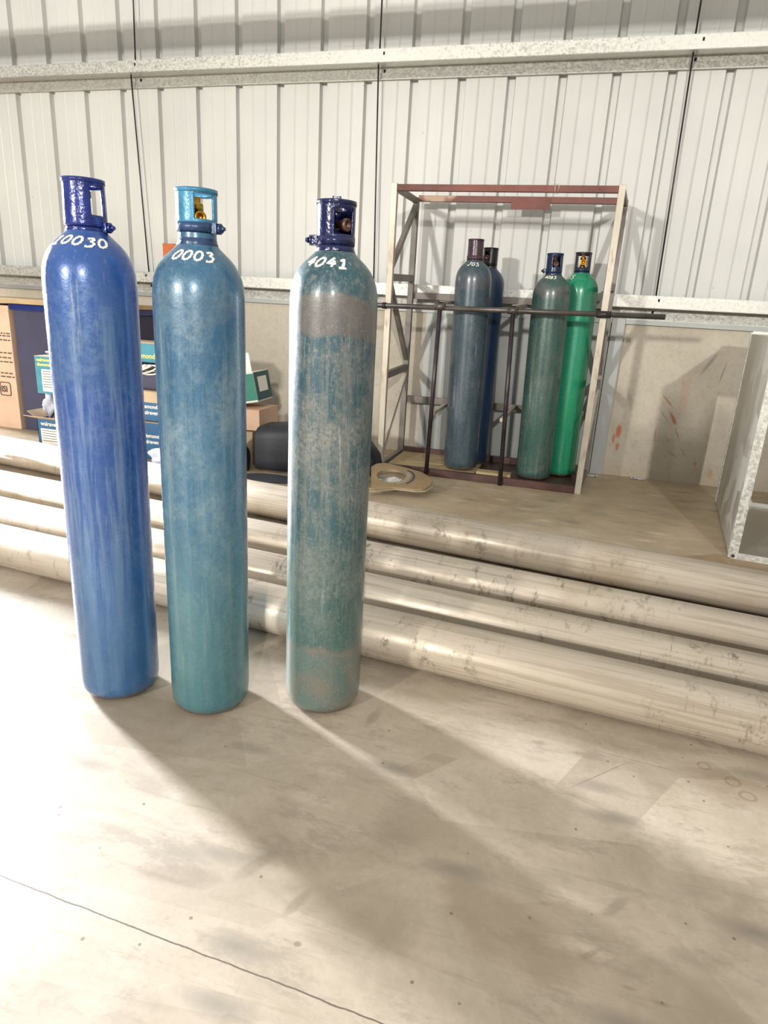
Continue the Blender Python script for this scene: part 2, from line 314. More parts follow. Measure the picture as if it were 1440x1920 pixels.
# grey sheet filling the bay behind the rack, with its right-hand cover strip
mb = MB(); xs = []
for k in range(13):
    xx = -1.22+k*.118; d = .018 if k % 3 == 1 else 0
    xs += [(xx, 5.424-d), (xx+.05, 5.424-d)]
n = len(xs); mb.add([(a, b, z) for z in (0.0, 1.19) for a, b in xs], [(i, i+1, n+i+1, n+i) for i in range(n-1)])
struct('trim_1', mb, M['flash'], solid=.003)
struct('trim_2', MB().bx(.215, .312, 5.395, 5.43, 0, 1.20), M['flash'], bevel=.003)
mb = MB().bx(-14, 7, 5.405, 5.43, 1.163, 1.20)
struct('trim_3', mb, M['flash'])
def girt(name, zw, label):
    mb = MB(); y0, y1 = 5.318, 5.432; t_ = .003
    mb.bx(-13, 6.9, y0, y1, zw-t_/2, zw+t_/2)
    mb.bx(-13, 6.9, y0, y0+t_, zw, zw+.085); mb.bx(-13, 6.9, y0, y0+.018, zw+.083, zw+.086)
    yb = y1-.030; mb.add([(xx, yy, zz) for xx in (-13, 6.9) for yy, zz in ((y1-.003, zw), (y1, zw), (yb+.003, zw-.084), (yb, zw-.084))], [(0, 1, 2, 3), (4, 7, 6, 5), (0, 4, 5, 1), (1, 5, 6, 2), (2, 6, 7, 3), (3, 7, 4, 0)])
    mb.bx(-13, 6.9, yb, y1, zw-.087, zw-.084)
    o = tag(obj(name, mb, M['galv']), label, 'beam', 'galvanised wall rails')
    # slots and bolts
    for X in (-3.80, -1.69, .47):
        s = MB().box((X+.04, y0-.0006, zw+.055), (.012, .003, .020)); obj('slot', s, M['dark'], o)
        s = MB().box((X+.02, y1-.013, zw-.028), (.016, .006, .022)); obj('bolt', s, M['dark'], o)
    return o
girt('wall_rail', 1.283, 'galvanised steel rail along the wall behind the rack, at mid height')
girt('wall_rail', 2.897, 'galvanised steel rail high on the wall, above the rack')
tag(obj('shadow_beam', MB().bx(-13, 6.9, 4.36, 4.44, 3.14, 3.32).bx(-13, 6.9, 4.32, 4.48, 3.32, 3.328), M['galv']), 'galvanised beam added out of view above the high wall rail, to shade the wall top', 'beam')  # out-of-view beam, added to cast a shadow band along the wall top
for a, b, lab in (((-3.84, 2.90), (-3.765, 1.37), 'thin steel rod on the wall between the rails, leftmost lower one'),
                  ((-3.77, 3.9), (-3.79, 2.98), 'thin steel rod above the high rail, leftmost upper one'),
                  ((-1.705, 2.90), (-1.665, 1.37), 'thin steel rod on the wall between the rails, left of the rack'),
                  ((-1.70, 4.6), (-1.70, 2.98), 'thin steel rod above the high rail, upper middle of the photo'),
                  ((.465, 2.90), (.49, 1.37), 'thin steel rod on the wall between the rails, right of the rack'),
                  ((.45, 4.6), (.46, 2.98), 'thin steel rod above the high rail, at upper right')):
    tag(obj('sag_rod', MB().tube([(a[0], 5.37, a[1]), (b[0], 5.37, b[1])], .006, 8), M['rod']), lab, 'rod', 'sag rods on the wall')

# ------------------------------------------------------------------ steel pipes
def pipe(Ya, Yb, r, x0, x1, label):
    a = Vector((-3, Ya, r)); d = Vector((4, Yb-Ya, 0)); A = a+d*((x0+3)/4); B = a+d*((x1+3)/4); L = (B-A).length
    root = MB().lathe([(r-.006, 0), (r, 0), (r, L), (r-.006, L), (r-.006, 0)], 72)
    o = obj('steel_pipe', root, M['pipe']); o.location = A
    o.rotation_euler = (B-A).to_track_quat('Z', 'Y').to_euler()
    # material coordinates: pipe axis is local Z
    return tag(o, label, 'pipe', 'steel pipes on the floor')
def m_pipe_z(seed):
    t = NT('stainless_pipe', .4, .3)
    L = (seed*.7, seed*1.3, seed*2.1)
    c = t.ramp(t.noise(1, 6, .6, co=t.map((7, 7, .9), loc=L)), [(.3, lin('b0a494')), (.6, lin('c3b8a8')), (.8, lin('cfc6ba'))])
    c = t.mix(t.ramp(t.noise(1, 6, .7, co=t.map((70, 70, 1.6), loc=L)), [(.40, .55), (.50, 0.0)]), c, lin('978b77'))
    reg = t.ramp(t.noise(1.6, 3, .5, co=t.map(loc=L)), [(.42, 0.0), (.58, 1.0)])
    sm = t.noise(1, 6, .78, co=t.map((9, 9, 17), loc=L), dist=.3)
    c = t.mix(t.math('MULTIPLY', t.ramp(sm, [(.54, 0.0), (.64, .8)]), reg), c, lin('5f564a'))
    ln = t.noise(1, 4, .8, co=t.map((3.0, 3.0, 70), loc=L)); c = t.mix(t.math('MULTIPLY', t.ramp(ln, [(.63, 0.0), (.67, .7)]), t.ramp(t.noise(2.3, 2, co=t.map(loc=(L[1], L[0], L[2]))), [(.52, 0.0), (.60, 1.0)])), c, lin('6d6150'))
    c = t.mix(t.ramp(t.noise(2.1, 5, .6, co=t.map(loc=L)), [(.56, 0.0), (.70, .40)]), c, lin('9c8a70'))
    t.col(c); t.rgh(t.ramp(t.noise(9, 5, co=t.map(loc=L)), [(.3, .32), (.7, .52)])); t.bump(t.noise(1, 4, co=t.map((90, 90, 3))), .10, .002); return t.m
for i, (Ya, Yb, r, x0, x1, lab) in enumerate(((2.224, 1.884, .090, -4.3, 1.75, 'thick grey steel pipe nearest the three standing cylinders, front of the row'),
        (2.550, 2.167, .084, -4.4, 1.70, 'grey steel pipe, second back from the standing cylinders'),
        (2.914, 2.498, .084, -4.35, 1.78, 'grey steel pipe, third back, in front of the farthest pipe'),
        (3.471, 2.964, .097, -4.4, 1.72, 'thick grey steel pipe farthest back, with a gap in front of it'))):
    M['pipe'] = m_pipe_z(i+1); pipe(Ya, Yb, r, x0, x1, lab)

# ------------------------------------------------------------------ gas cylinders
PROF = [(.0, .004), (.070, .004), (.088, .0), (.104, .010), (.114, .030), (.116, .055), (.116, .4), (.116, .8), (.116, 1.17), (.1155, 1.20), (.114, 1.222), (.110, 1.243), (.103, 1.262),
        (.093, 1.279), (.081, 1.293), (.068, 1.305), (.057, 1.315), (.050, 1.323), (.0475, 1.332), (.047, 1.350)]
def prof_at(s, prof):
    """point a distance s up the shoulder from z=1.222"""
    seg = [p for p in prof if p[1] >= 1.221]
    for a, b in zip(seg, seg[1:]):
        L = math.hypot(b[0]-a[0], b[1]-a[1])
        if s <= L: k = s/L; return a[0]+(b[0]-a[0])*k, a[1]+(b[1]-a[1])*k, ((b[1]-a[1])/L, -(b[0]-a[0])/L)
        s -= L
    a, b = seg[-2], seg[-1]; return b[0], b[1], (1, 0)
def circ(cx, cy, rx, ry, a0, a1, n=16): return [(cx+rx*math.cos(math.radians(a0+(a1-a0)*k/n)), cy+ry*math.sin(math.radians(a0+(a1-a0)*k/n))) for k in range(n+1)]
GL = {'0': [circ(.36, .5, .30, .46, 100, 470)], '1': [[(.14, .72), (.44, .98), (.40, .02)], [(.14, .03), (.68, .0)]],
      '3': [[(.12, .86), (.3, .97), (.58, .92)]+[(.60, .80), (.34, .58)]+[(.52, .52), (.64, .34), (.54, .10), (.30, .0), (.08, .08)]],
      '4': [[(.46, .98), (.06, .34), (.74, .36)], [(.56, .66), (.50, .0)]], '8': [circ(.36, .74, .20, .22, 0, 360), circ(.36, .27, .26, .26, 0, 360)],
      'J': [[(.28, .97), (.76, .97)], [(.54, .97), (.50, .25), (.30, .02), (.06, .20)]],
      'G': [[(.66, .86), (.48, .98), (.2, .86), (.06, .5), (.16, .12), (.44, .04), (.66, .2), (.66, .48), (.42, .48)]],
      'S': [[(.62, .90), (.40, .99), (.16, .88), (.14, .68), (.36, .54), (.58, .38), (.60, .16), (.36, .0), (.08, .10)]]}
def lettering(root, text, a0, a1, s0, hgt, wid, mat, prof, dz=0, drop=.0016):
    """hand painted characters laid on the shoulder from angle a0 to a1 (degrees)"""
    mb = MB(); n = len(text); da = (a1-a0)/n; rnd = random.Random(len(text)+int(a0))
    for i, ch in enumerate(text):
        jit = rnd.uniform(-.05, .05)
        for st in GL[ch]:
            P_ = []
            for (p, q_) in zip(st, st[1:]):
                for k in range(5): P_.append((p[0]+(q_[0]-p[0])*k/5, p[1]+(q_[1]-p[1])*k/5))
            P_.append(st[-1]); W = []
            for (u, v) in P_:
                sl = .30*(v-.5); ang = math.radians(a0+da*(i+.08+(u+sl)*1.12)); r, z, nn = prof_at(s0-drop*i+hgt*(v+jit), prof)
                W.append((Vector((r*math.cos(ang), r*math.sin(ang), z+dz)), Vector((nn[0]*math.cos(ang), nn[0]*math.sin(ang), nn[1]))))
            vs = []; fs = []
            for k, (p, nn) in enumerate(W):
                d = (W[min(k+1, len(W)-1)][0]-W[max(k-1, 0)][0]).normalized(); sd = d.cross(nn).normalized()*wid/2*(1+.25*math.sin(k*.9))
                for e in (-1, 1): vs.append(p+sd*e+nn*.0012)
                for e in (1, -1): vs.append(p+sd*e+nn*.0002)
                if k: b = 4*(k-1); c = 4*k; fs += [(b+j, b+(j+1) % 4, c+(j+1) % 4, c+j) for j in range(4)]
            fs += [(0, 1, 2, 3), (len(vs)-4, len(vs)-1, len(vs)-2, len(vs)-3)]
            mb.add(vs, fs)
    return obj('painted_number', mb, mat, root)
def guard(root, mat, z0, z1, r0, r1, windows, rim=True, tab=None):
    """valve guard: tube with window openings (a0, a1, zlow, zhigh), angles in degrees"""
    mb = MB(); NA, NZ = 72, 16; vs = []; idx = {}
    for j in range(NZ+1):
        f = j/NZ
        for k in range(NA):
            a = 2*pi*k/NA; r = r0+(r1-r0)*f; vs.append((r*math.cos(a), r*math.sin(a), z0+(z1-z0)*f))
    fs = []
    for j in range(NZ):
        for k in range(NA):
            am = math.degrees(2*pi*(k+.5)/NA); zm = (j+.5)/NZ
            if any(((am-w_[0]) % 360) < (w_[1]-w_[0]) and w_[2] < zm < w_[3] for w_ in windows): continue
            fs.append((j*NA+k, j*NA+(k+1) % NA, (j+1)*NA+(k+1) % NA, (j+1)*NA+k))
    mb.add(vs, fs, True)
    o = obj('valve_guard', mb, mat, root, solid=.005, fix=False)
    if rim: obj('rim', MB().lathe([(r1-.004, z1-.006), (r1+.0045, z1-.006), (r1+.0045, z1+.004), (r1-.004, z1+.004), (r1-.004, z1-.006)], 48), mat, o)
    if tab is not None:
        a = math.radians(tab); obj('tab', MB().box((r1*.9*math.cos(a), r1*.9*math.sin(a), z1+.005), (.022, .022, .008), Matrix.Rotation(a, 3, 'Z')), mat, o)
    return o
def valve(root, z, ang, mat, scale=1.0, body=None):
    a = math.radians(ang); d = Vector((math.cos(a), math.sin(a), 0))
    v = obj('valve', MB().lathe([(0, z), (.018, z), (.018, z+.014), (.013, z+.018), (.013, z+.052), (.017, z+.054), (.017, z+.068), (.010, z+.072), (.010, z+.084), (0, z+.084)], 8), body or mat, root)
    M3 = Matrix.Rotation(a, 3, 'Z') @ Matrix.Rotation(pi/2, 3, 'Y')
    obj('outlet', MB().lathe([(0, .008), (.013*scale, .008), (.013*scale, .030), (.016*scale, .031), (.016*scale, .041), (.009*scale, .041), (.009*scale, .030), (0, .030)], 20, (0, 0, z+.036), M3), mat, v)
    return v
def bolt(root, z, r, ang, mat, tan=0):
    a = math.radians(ang); d = Vector((math.cos(a), math.sin(a), 0)); t_ = Vector((-math.sin(a), math.cos(a), 0))
    mb = MB(); c = d*(r-.002)+Vector((0, 0, z))
    mb.box(c+d*.006, (.014, .026, .024), Matrix.Rotation(a, 3, 'Z'))
    mb.tube([c+d*.006, c+d*.024], .0065, 8); mb.tube([c+d*.013, c+d*.021], .0125, 6); mb.tube([c+d*.023, c+d*.031], [.008, .004], 8)
    return obj('clamp_bolt', mb, mat, root)
def gas_cylinder(label, x, y, z=0, s=1.0, rs=1.0, mat=None, cap=None, collar=None, dz=0, windows=(), text=None, tx=(-60, 35, .02, .04, .0055), collar_z=(1.335, 1.352, .049), g=(1.345, 1.443, .0475, .0475),
                 bolt_a=None, valve_a=None, vmat='brass', vbody=None, tab=None, tilt=(0, 0), group=None, vscale=1.0):
    root = thing('gas_cylinder', label, 'gas cylinder', (x, y, z), 0, group)
    root.scale = (s*rs, s*rs, s); root.rotation_euler = (tilt[1], tilt[0], 0)
    f = math.degrees(math.atan2(-y, -x))            # direction that faces the photographer
    pr = [(r, zz) if zz < 1.0 else (r, zz+dz) for r, zz in PROF]
    obj('body', MB().lathe(pr, 96), mat, root)
    col = collar or cap
    obj('neck', MB().lathe([(.046, 1.312+dz), (.0515, 1.323+dz), (.0485, 1.330+dz), (.0465, 1.345+dz), (.030, 1.350+dz), (0, 1.350+dz)], 40), col, root)
    cz0, cz1, crr = collar_z
    obj('clamp_collar', MB().lathe([(crr-.006, cz0+dz), (crr, cz0+dz), (crr+.001, cz1+dz), (crr-.006, cz1+dz), (crr-.006, cz0+dz)], 48), col, root)
    guard(root, cap, g[0]+dz, g[1]+dz, g[2], g[3], [(f+w_[0], f+w_[1], w_[2], w_[3]) for w_ in windows], tab=None if tab is None else f+tab)
    if bolt_a is not None: bolt(root, (cz0+cz1)/2+dz, crr, f+bolt_a, col)
    if valve_a is not None: valve(root, 1.350+dz, f+valve_a, M[vmat], vscale, vbody)
    if text:
        pr2 = PROF; lettering(root, text, f+tx[0], f+tx[1], tx[2], tx[3], tx[4], M['paint'], pr2, dz)
    return root
gas_cylinder('bright blue gas cylinder with solid dark blue cap and white number 10030, leftmost', -1.2615, 1.5433, mat=M['t1'], cap=M['cap1'], dz=.018, windows=((14, 62, .25, .86), (120, 168, .25, .86)), text='10030',
             tx=(-68, 36, .070, .031, .0060), collar_z=(1.330, 1.338, .0475), g=(1.333, 1.441, .0500, .0475), bolt_a=62, valve_a=-150, vmat='oldbrass')
gas_cylinder('teal-blue gas cylinder with pale blue cap, brass valve and number 0003, middle front', -.957, 1.574, mat=M['t2'], cap=M['cap2'], collar=M['col2'], dz=-.004, windows=((-8, 54, .14, .86), (126, 186, .14, .86)), text='0003',
             tx=(-46, 30, .068, .033, .0058), collar_z=(1.352, 1.373, .0495), g=(1.372, 1.447, .0475, .0475), bolt_a=58, valve_a=12, vscale=.9)
gas_cylinder('worn teal and grey-brown gas cylinder, navy cap and white number 4041, right front', -.6353, 1.7041, mat=M['t3'], cap=M['cap3'], dz=.002, windows=((-4, 62, .12, .84),), text='4041',
             tx=(-55, 24, .066, .032, .0062), collar_z=(1.337, 1.358, .0490), g=(1.352, 1.438, .0460, .0465), bolt_a=-92, valve_a=48, vmat='oldbrass', tab=0, vbody=M['cap3'])
gas_cylinder('dusty slate-blue gas cylinder marked JGS with a dark brown cap, left in the rack', -.75, 4.87, .048, 1.12, .985, M['t4'], M['cap4'], windows=((-100, -70, .25, .8),), text='JGS', tx=(-34, 24, .074, .030, .0045), g=(1.335, 1.443, .048, .046), collar_z=(1.325, 1.35, .052), tilt=(-.018, 0), dz=.0, valve_a=-80, vmat='oldbrass')
gas_cylinder('navy gas cylinder mostly hidden behind the one marked JGS in the rack', -.705, 5.125, .046, 1.10, .95, M['t5'], M['cap5'], windows=((-60, -10, .25, .8),), tilt=(0, 0), valve_a=-40, vmat='oldbrass')
gas_cylinder('dull grey-green gas cylinder with navy cap and number 4083, right of centre in the rack', -.20, 4.88, .038, 1.09, 1.01, M['t6'], M['cap6'], windows=((-14, 50, .3, .86),), text='4083', tx=(-46, 18, .088, .024, .0042), g=(1.335, 1.445, .047, .046), collar_z=(1.330, 1.362, .048), tilt=(-.022, 0), bolt_a=-88, valve_a=15, vmat='oldbrass', dz=-.02)
gas_cylinder('bright emerald green gas cylinder with open cap and brass valve, rightmost in the rack', -.030, 5.10, .037, 1.09, 1.015, M['t7'], M['cap7'], collar=M['cap6'], windows=((-40, 40, .16, .88), (140, 220, .16, .88)), text='JGS', tx=(-85, -28, .066, .034, .0045), g=(1.335, 1.443, .048, .047), collar_z=(1.325, 1.35, .050), tilt=(-.014, 0), valve_a=4, vmat='brass', dz=.01, vscale=1.2)

# ------------------------------------------------------------------ cylinder rack
rk = thing('cylinder_rack', 'tall welded steel rack with rusty red top rails holding four gas cylinders by the wall', 'rack', (-.6, 4.95, 0))
def rp(x, y, z): return (x+.6, y-4.95, z)
FX0, FX1, RX0, RX1, FY, RY = -1.335, .128, -1.325, .175, 4.69, 5.27
ZT = 1.965
for (X, Y, m) in ((FX0, FY, 'leg'), (FX1, FY, 'leg'), (RX0, RY, 'legd'), (RX1, RY, 'legd')):
    mb = MB().bar(rp(X, Y, 0), rp(X, Y, ZT+.022), .042, .042)
    obj('leg', mb, M[m], rk, bevel=.002)
def rail(name, a, b, w, h, m): return obj(name, MB().bar(rp(*a), rp(*b), w, h), M[m], rk, bevel=.002)
o = rail('top_rail', (FX0+.021, FY, ZT-.005), (FX1-.021, FY, ZT-.005), .038, .040, 'rust')
X = at_y(1045, 352, FY).x
obj('tie', MB().tube([rp(X-.012, FY-.024, ZT+.02), rp(X+.012, FY-.024, ZT+.02), rp(X+.010, FY-.024, ZT-.035), rp(X-.010, FY-.024, ZT-.035), rp(X-.012, FY-.024, ZT+.02)], .0025, 6), M['galv'], o)
rail('top_rail', (RX0+.021, RY, ZT+.015), (RX1-.021, RY, ZT+.015), .038,    .042, 'rustp')
obj('gusset_plate', MB().bx(-.61+.6, -.33+.6, RY-4.95-.024, RY-4.95-.019, 1.915, 1.99), M['rust'], rk)
for X0, X1 in ((FX0, RX0), (FX1, RX1)):
    for z in (1.40, .72): rail('side_bar', (X0, FY+.021, z-.01), (X1, RY-.021, z+.01), .036, .05, 'legd')
    rail('diagonal_brace', (X0, FY+.02, 1.46), (X1, RY-.02, 1.92), .034, .036, 'legd')
    rail('diagonal_brace', (X0, FY+.02, 1.34), (X1, RY-.02, .80), .034, .036, 'legd')
    rail('diagonal_brace', (X1, RY-.02, .68), (X0, FY+.02, .16), .034, .036, 'leg')
    rail('base_side_rail', (X0, FY+.021, .03), (X1, RY-.021, .03), .036, .05, 'legd')
rail('top_side_rail', (FX0, FY+.021, ZT), (RX0, RY-.021, ZT), .036, .036, 'legd')
rail('top_side_rail', (FX1, FY+.021, ZT), (RX1, RY-.021, ZT), .036, .036, 'legd')
rail('base_rail', (FX0+.02, FY, .028), (FX1-.021, FY, .028), .038, .050, 'rustdark')
rail('base_rail', (RX0+.02, RY, .055), (RX1-.021, RY, .055), .038, .050, 'rustdark')
rail('back_rail', (RX0+.021, RY+.03, .475), (RX1-.021, RY+.03, .475), .02, .055, 'legd')
rail('back_rail', (RX0+.021, RY+.03, 1.285), (RX1-.021, RY+.03, 1.285), .02, .05, 'legd')
for X0, X1 in ((-.955, -.965), (-.455, -.415)):
    u = obj('upright_tube', MB().tube([rp(X0, FY-.036, 1.245), rp(X1, FY-.036, 0.0 if X0 > -.6 else .02)], .0155, 16), M['rod'], rk)
    obj('collar', MB().tube([rp(X0-.035, FY-.036, 1.212), rp(X0+.035, FY-.036, 1.212)], .0245, 16), M['bar'], u)
    for z in (1.235, .47): rail('divider_arm', (X0, FY-.02, z), (X0+.03, RY, z+.02), .026, .026, 'leg')
b = obj('front_bar', MB().tube([rp(-1.42, FY-.036, 1.197), rp(.50, FY-.036, 1.224)], .0175, 20), M['bar'], rk)
obj('collar', MB().tube([rp(FX1-.045, FY-.036, 1.218), rp(FX1+.045, FY-.036, 1.219)], .0225, 16), M['rod'], b)
obj('collar', MB().tube([rp(-1.37, FY-.036, 1.1975), rp(-1.345, FY-.036, 1.198)], .0225, 16), M['rod'], b)
obj('base_board', MB().bx(-1.29+.6, -.62+.6, FY+.03-4.95, FY+.20-4.95, .012, .044).bx(-1.29+.6, -.62+.6, FY+.215-4.95, FY+.55-4.95, .012, .044), M['tan'], rk)
obj('base_plate', MB().bx(-.61+.6, .11+.6, FY+.03-4.95, RY-.03-4.95, .012, .033), M['rustdark'], rk)
a = at_z(887, 893, .045); b2 = at_z(966, 890, .045)
tag(obj('wooden_block', MB().bx(-.605, -.355, FY+.03, FY+.12, .034, .068), M['tan']), 'short pale wooden offcut in the rack base between the cylinder pairs', 'wood block')

# ------------------------------------------------------------------ flange plates left of the rack
def ring_pts(cx, cy, r, n=40, ry=None): return [(cx+r*math.cos(2*pi*k/n), cy+(ry or r)*math.sin(2*pi*k/n)) for k in range(n)]
def plate_hole(outer, inner, z0, z1):
    n = len(outer); mb = MB(); vs = []
    for z in (z0, z1):
        vs += [(p[0], p[1], z) for p in outer]+[(p[0], p[1], z) for p in inner]
    fs = []
    for i in range(n):
        j = (i+1) % n
        fs += [(i, j, n+j, n+i), (2*n+i, 3*n+i, 3*n+j, 2*n+j), (i, 2*n+i, 2*n+j, j), (n+i, n+j, 3*n+j, 3*n+i)]
    return mb.add(vs, fs)
c0 = at_z(700, 906, .02)
for k, (dx, dy, z0, r_, lab) in enumerate(((0, 0, 0.0, .165, 'flat grey steel ring at the bottom of the flange pile'), (.015, .012, .0125, .16, 'flat grey steel ring second in the flange pile'))):
    cx, cy = c0.x+dx+.02, c0.y+.005+dy; o = obj('flange_ring', plate_hole(ring_pts(cx, cy, r_), ring_pts(cx, cy, r_*.66), z0, z0+.012), M['ring'], bevel=.001)
    tag(o, lab, 'steel ring', 'flat rings in the flange pile')
    for q in range(10):
        aa = q*.63+k*.3; obj('bolt_hole', MB().tube([(cx+r_*.83*math.cos(aa), cy+r_*.83*math.sin(aa), z0+.011), (cx+r_*.83*math.cos(aa), cy+r_*.83*math.sin(aa), z0+.0124)], .006, 10), M['dark'], o)
# irregular cover plates, tilted: the far side rests higher on the pile
def tilt_plate(o, y0, slope):
    for v in o.data.vertices: v.co.z += (v.co.y-y0)*slope
outl = [(690, 874), (705, 869), (722, 868.5), (742, 874), (765, 881), (788, 889), (803, 898), (810, 906), (807, 915), (795, 922), (775, 921), (755, 917), (735, 913.5), (715, 914), (690, 915)]
def resample(pts, n):
    pts = pts+[pts[0]]; L = [0]
    for p, q in zip(pts, pts[1:]): L.append(L[-1]+math.hypot(q[0]-p[0], q[1]-p[1]))
    out = []
    for k in range(n):
        s = L[-1]*k/n
        for i in range(len(L)-1):
            if L[i] <= s <= L[i+1]: f = (s-L[i])/(L[i+1]-L[i]); out.append((pts[i][0]+(pts[i+1][0]-pts[i][0])*f, pts[i][1]+(pts[i+1][1]-pts[i][1])*f)); break
    return out
W_ = [at_z(max(696, x_), y_, .045+.07*(922-y_)/53) for x_, y_ in outl]; W_ = resample([(p.x, p.y) for p in W_], 60)
hc = at_z(733, 894, .078)
def inner_for(outer, c, r, ry, rot):
    res = []
    for p in outer:
        a = math.atan2(p[1]-c[1], p[0]-c[0])-rot; q = (r*math.cos(a), ry*math.sin(a)); res.append((c[0]+q[0]*math.cos(rot)-q[1]*math.sin(rot), c[1]+q[0]*math.sin(rot)+q[1]*math.cos(rot)))
    return res
hin = inner_for(W_, (hc.x, hc.y), .098, .115, .35)
W2 = [(p[0]+.012, p[1]+.006) for p in W_]; hin2 = inner_for(W2, (hc.x+.012, hc.y+.006), .105, .125, .35)
YN = min(p[1] for p in W_); SL = .07/(max(p[1] for p in W_)-YN)
o = tag(obj('cover_plate', plate_hole(W2, hin2, .0255, .0345), M['ring']), 'curved steel plate beneath the tan top plate of the flange pile', 'steel plate'); tilt_plate(o, YN, SL)
o = tag(obj('cover_plate', plate_hole(W_, hin, .0375, .0485), M['plate']), 'tan curved plate with a round hole on top of the flange pile', 'steel plate'); tilt_plate(o, YN, SL)
def seam(da, rr, ry, a0, a1, w_, h_, m, nm):
    pts_ = [(hc.x+da+rr*math.cos(math.radians(a)), hc.y-.01+ry*math.sin(math.radians(a))) for a in [a0+(a1-a0)*k/20 for k in range(21)]]
    mb = MB()
    for p, q_ in zip(pts_, pts_[1:]): mb.bar((p[0], p[1], h_+(p[1]-YN)*SL), (q_[0], q_[1], h_+(q_[1]-YN)*SL), w_, .002)
    return obj(nm, mb, m, o)
seam(.055, .105, .14, -40, 75, .014, .0492, M['tarp2'], 'slot'); seam(.028, .095, .125, -60, 85, .030, .0492, M['ring'], 'inner_ring')
st = MB()
for k in range(7):
    b0 = hc.y-.09+k*.028; st.tube([(hc.x-.075, b0+.01, .040), (hc.x, b0+.02, .052), (hc.x+.075, b0-.01, .040)], .005, 6)
obj('steel_strips', st, M['galv'], o)

# two bolts at the foot of the wall
for (px, py, lab, d) in ((1118, 893, 'steel bolt lying by the rack foot', -1), (1190, 897, 'steel bolt with nut lying by the concrete wall', 1)):
    p = at_z(px, py, .01); t = thing('bolt', lab, 'bolt', (p.x, min(p.y, 5.40), 0), .05)
    obj('shank', MB().tube([(0, 0, .011), (d*.075, -.004, .009)], .0065, 10), M['galv'], t)
    obj('head', MB().tube([(-.006, 0, .0125), (.007, 0, .0125)], .0125, 6), M['galv'], t)
    if d > 0: obj('nut', MB().tube([(-.03, .002, .0125), (-.018, 0, .0125)], .011, 6), M['galv'], t)

# ------------------------------------------------------------------ open duct section at right
dt = thing('duct_section', 'open-ended galvanised duct section standing on the floor at the right edge', 'duct', (.93, 3.70, 0))
A = Vector((0, 0)); B = Vector((.145, 1.22)); wv = Vector((1.0, -.10)); H = 1.15
def duct_panel(p, q_, z0, z1, nm): 
    mb = MB(); t_ = .004; d = (q_-p); n_ = Vector((-d.y, d.x)).normalized()*t_
    mb.poly([p, q_, q_+n_, p+n_], z0, z1); return obj(nm, mb, M['duct'], dt)
Z0 = .012
duct_panel(A, B, Z0, H, 'side_panel'); duct_panel(A+wv, B+wv, Z0, H, 'side_panel')
quad = [A, A+wv, B+wv, B]
obj('bottom_panel', MB().poly(quad, Z0, Z0+.004), M['duct'], dt); obj('top_panel', MB().poly(quad, H-.004, H), M['duct'], dt)
def flange(o2, dirn, nm):
    mb = MB(); e = wv.normalized(); s = dirn
    p0 = Vector((o2.x, o2.y, 0)); p1 = p0+Vector((wv.x, wv.y, 0)); dy = Vector((B.x-A.x, B.y-A.y, 0)).normalized()*.012*s
    def q3(p, z): return p+Vector((0, 0, z))
    E = Vector((e.x, e.y, 0))
    mb.bar(q3(p0+E*.012+dy, Z0), q3(p0+E*.012+dy, H+.01), .045, .022, (dy.x, dy.y, 0)); mb.bar(q3(p1+dy, Z0), q3(p1+dy, H+.01), .045, .022, (dy.x, dy.y, 0))
    mb.bar(q3(p0+dy, Z0+.012), q3(p1+dy, Z0+.012), .022, .035); mb.bar(q3(p0+dy, H), q3(p1+dy, H), .022, .035)
    f = obj(nm, mb, M['galv'], dt, bevel=.001)
    for zz in (Z0+.012, H-.01):
        c = q3(p0+E*.012+dy*(2.0), zz); obj('corner_bolt', MB().tube([c, c+dy*.5], .009, 8), M['rod'], f)
    return f
flange(A, -1, 'front_flange'); f2 = flange(B-Vector((B.x-A.x, B.y-A.y))*.02, 1, 'rear_flange')
for t_ in (.12, .20):
    c = Vector((B.x, B.y, 0))+Vector((wv.x, wv.y, 0))*t_+Vector((0, -.02, Z0+.036)); obj('clip', MB().box(c, (.02, .02, .014)), M['galv'], dt)
pl_ = [at_z(1276, 1045, .004), at_z(1530, 1086, .004), at_z(1560, 1070, .004), at_z(1345, 1040, .004)]
tag(obj('steel_sheet', MB().poly([(p.x, p.y) for p in pl_], .0, .008), M['plate']), 'thin dark steel sheet on the floor under the duct section', 'sheet')

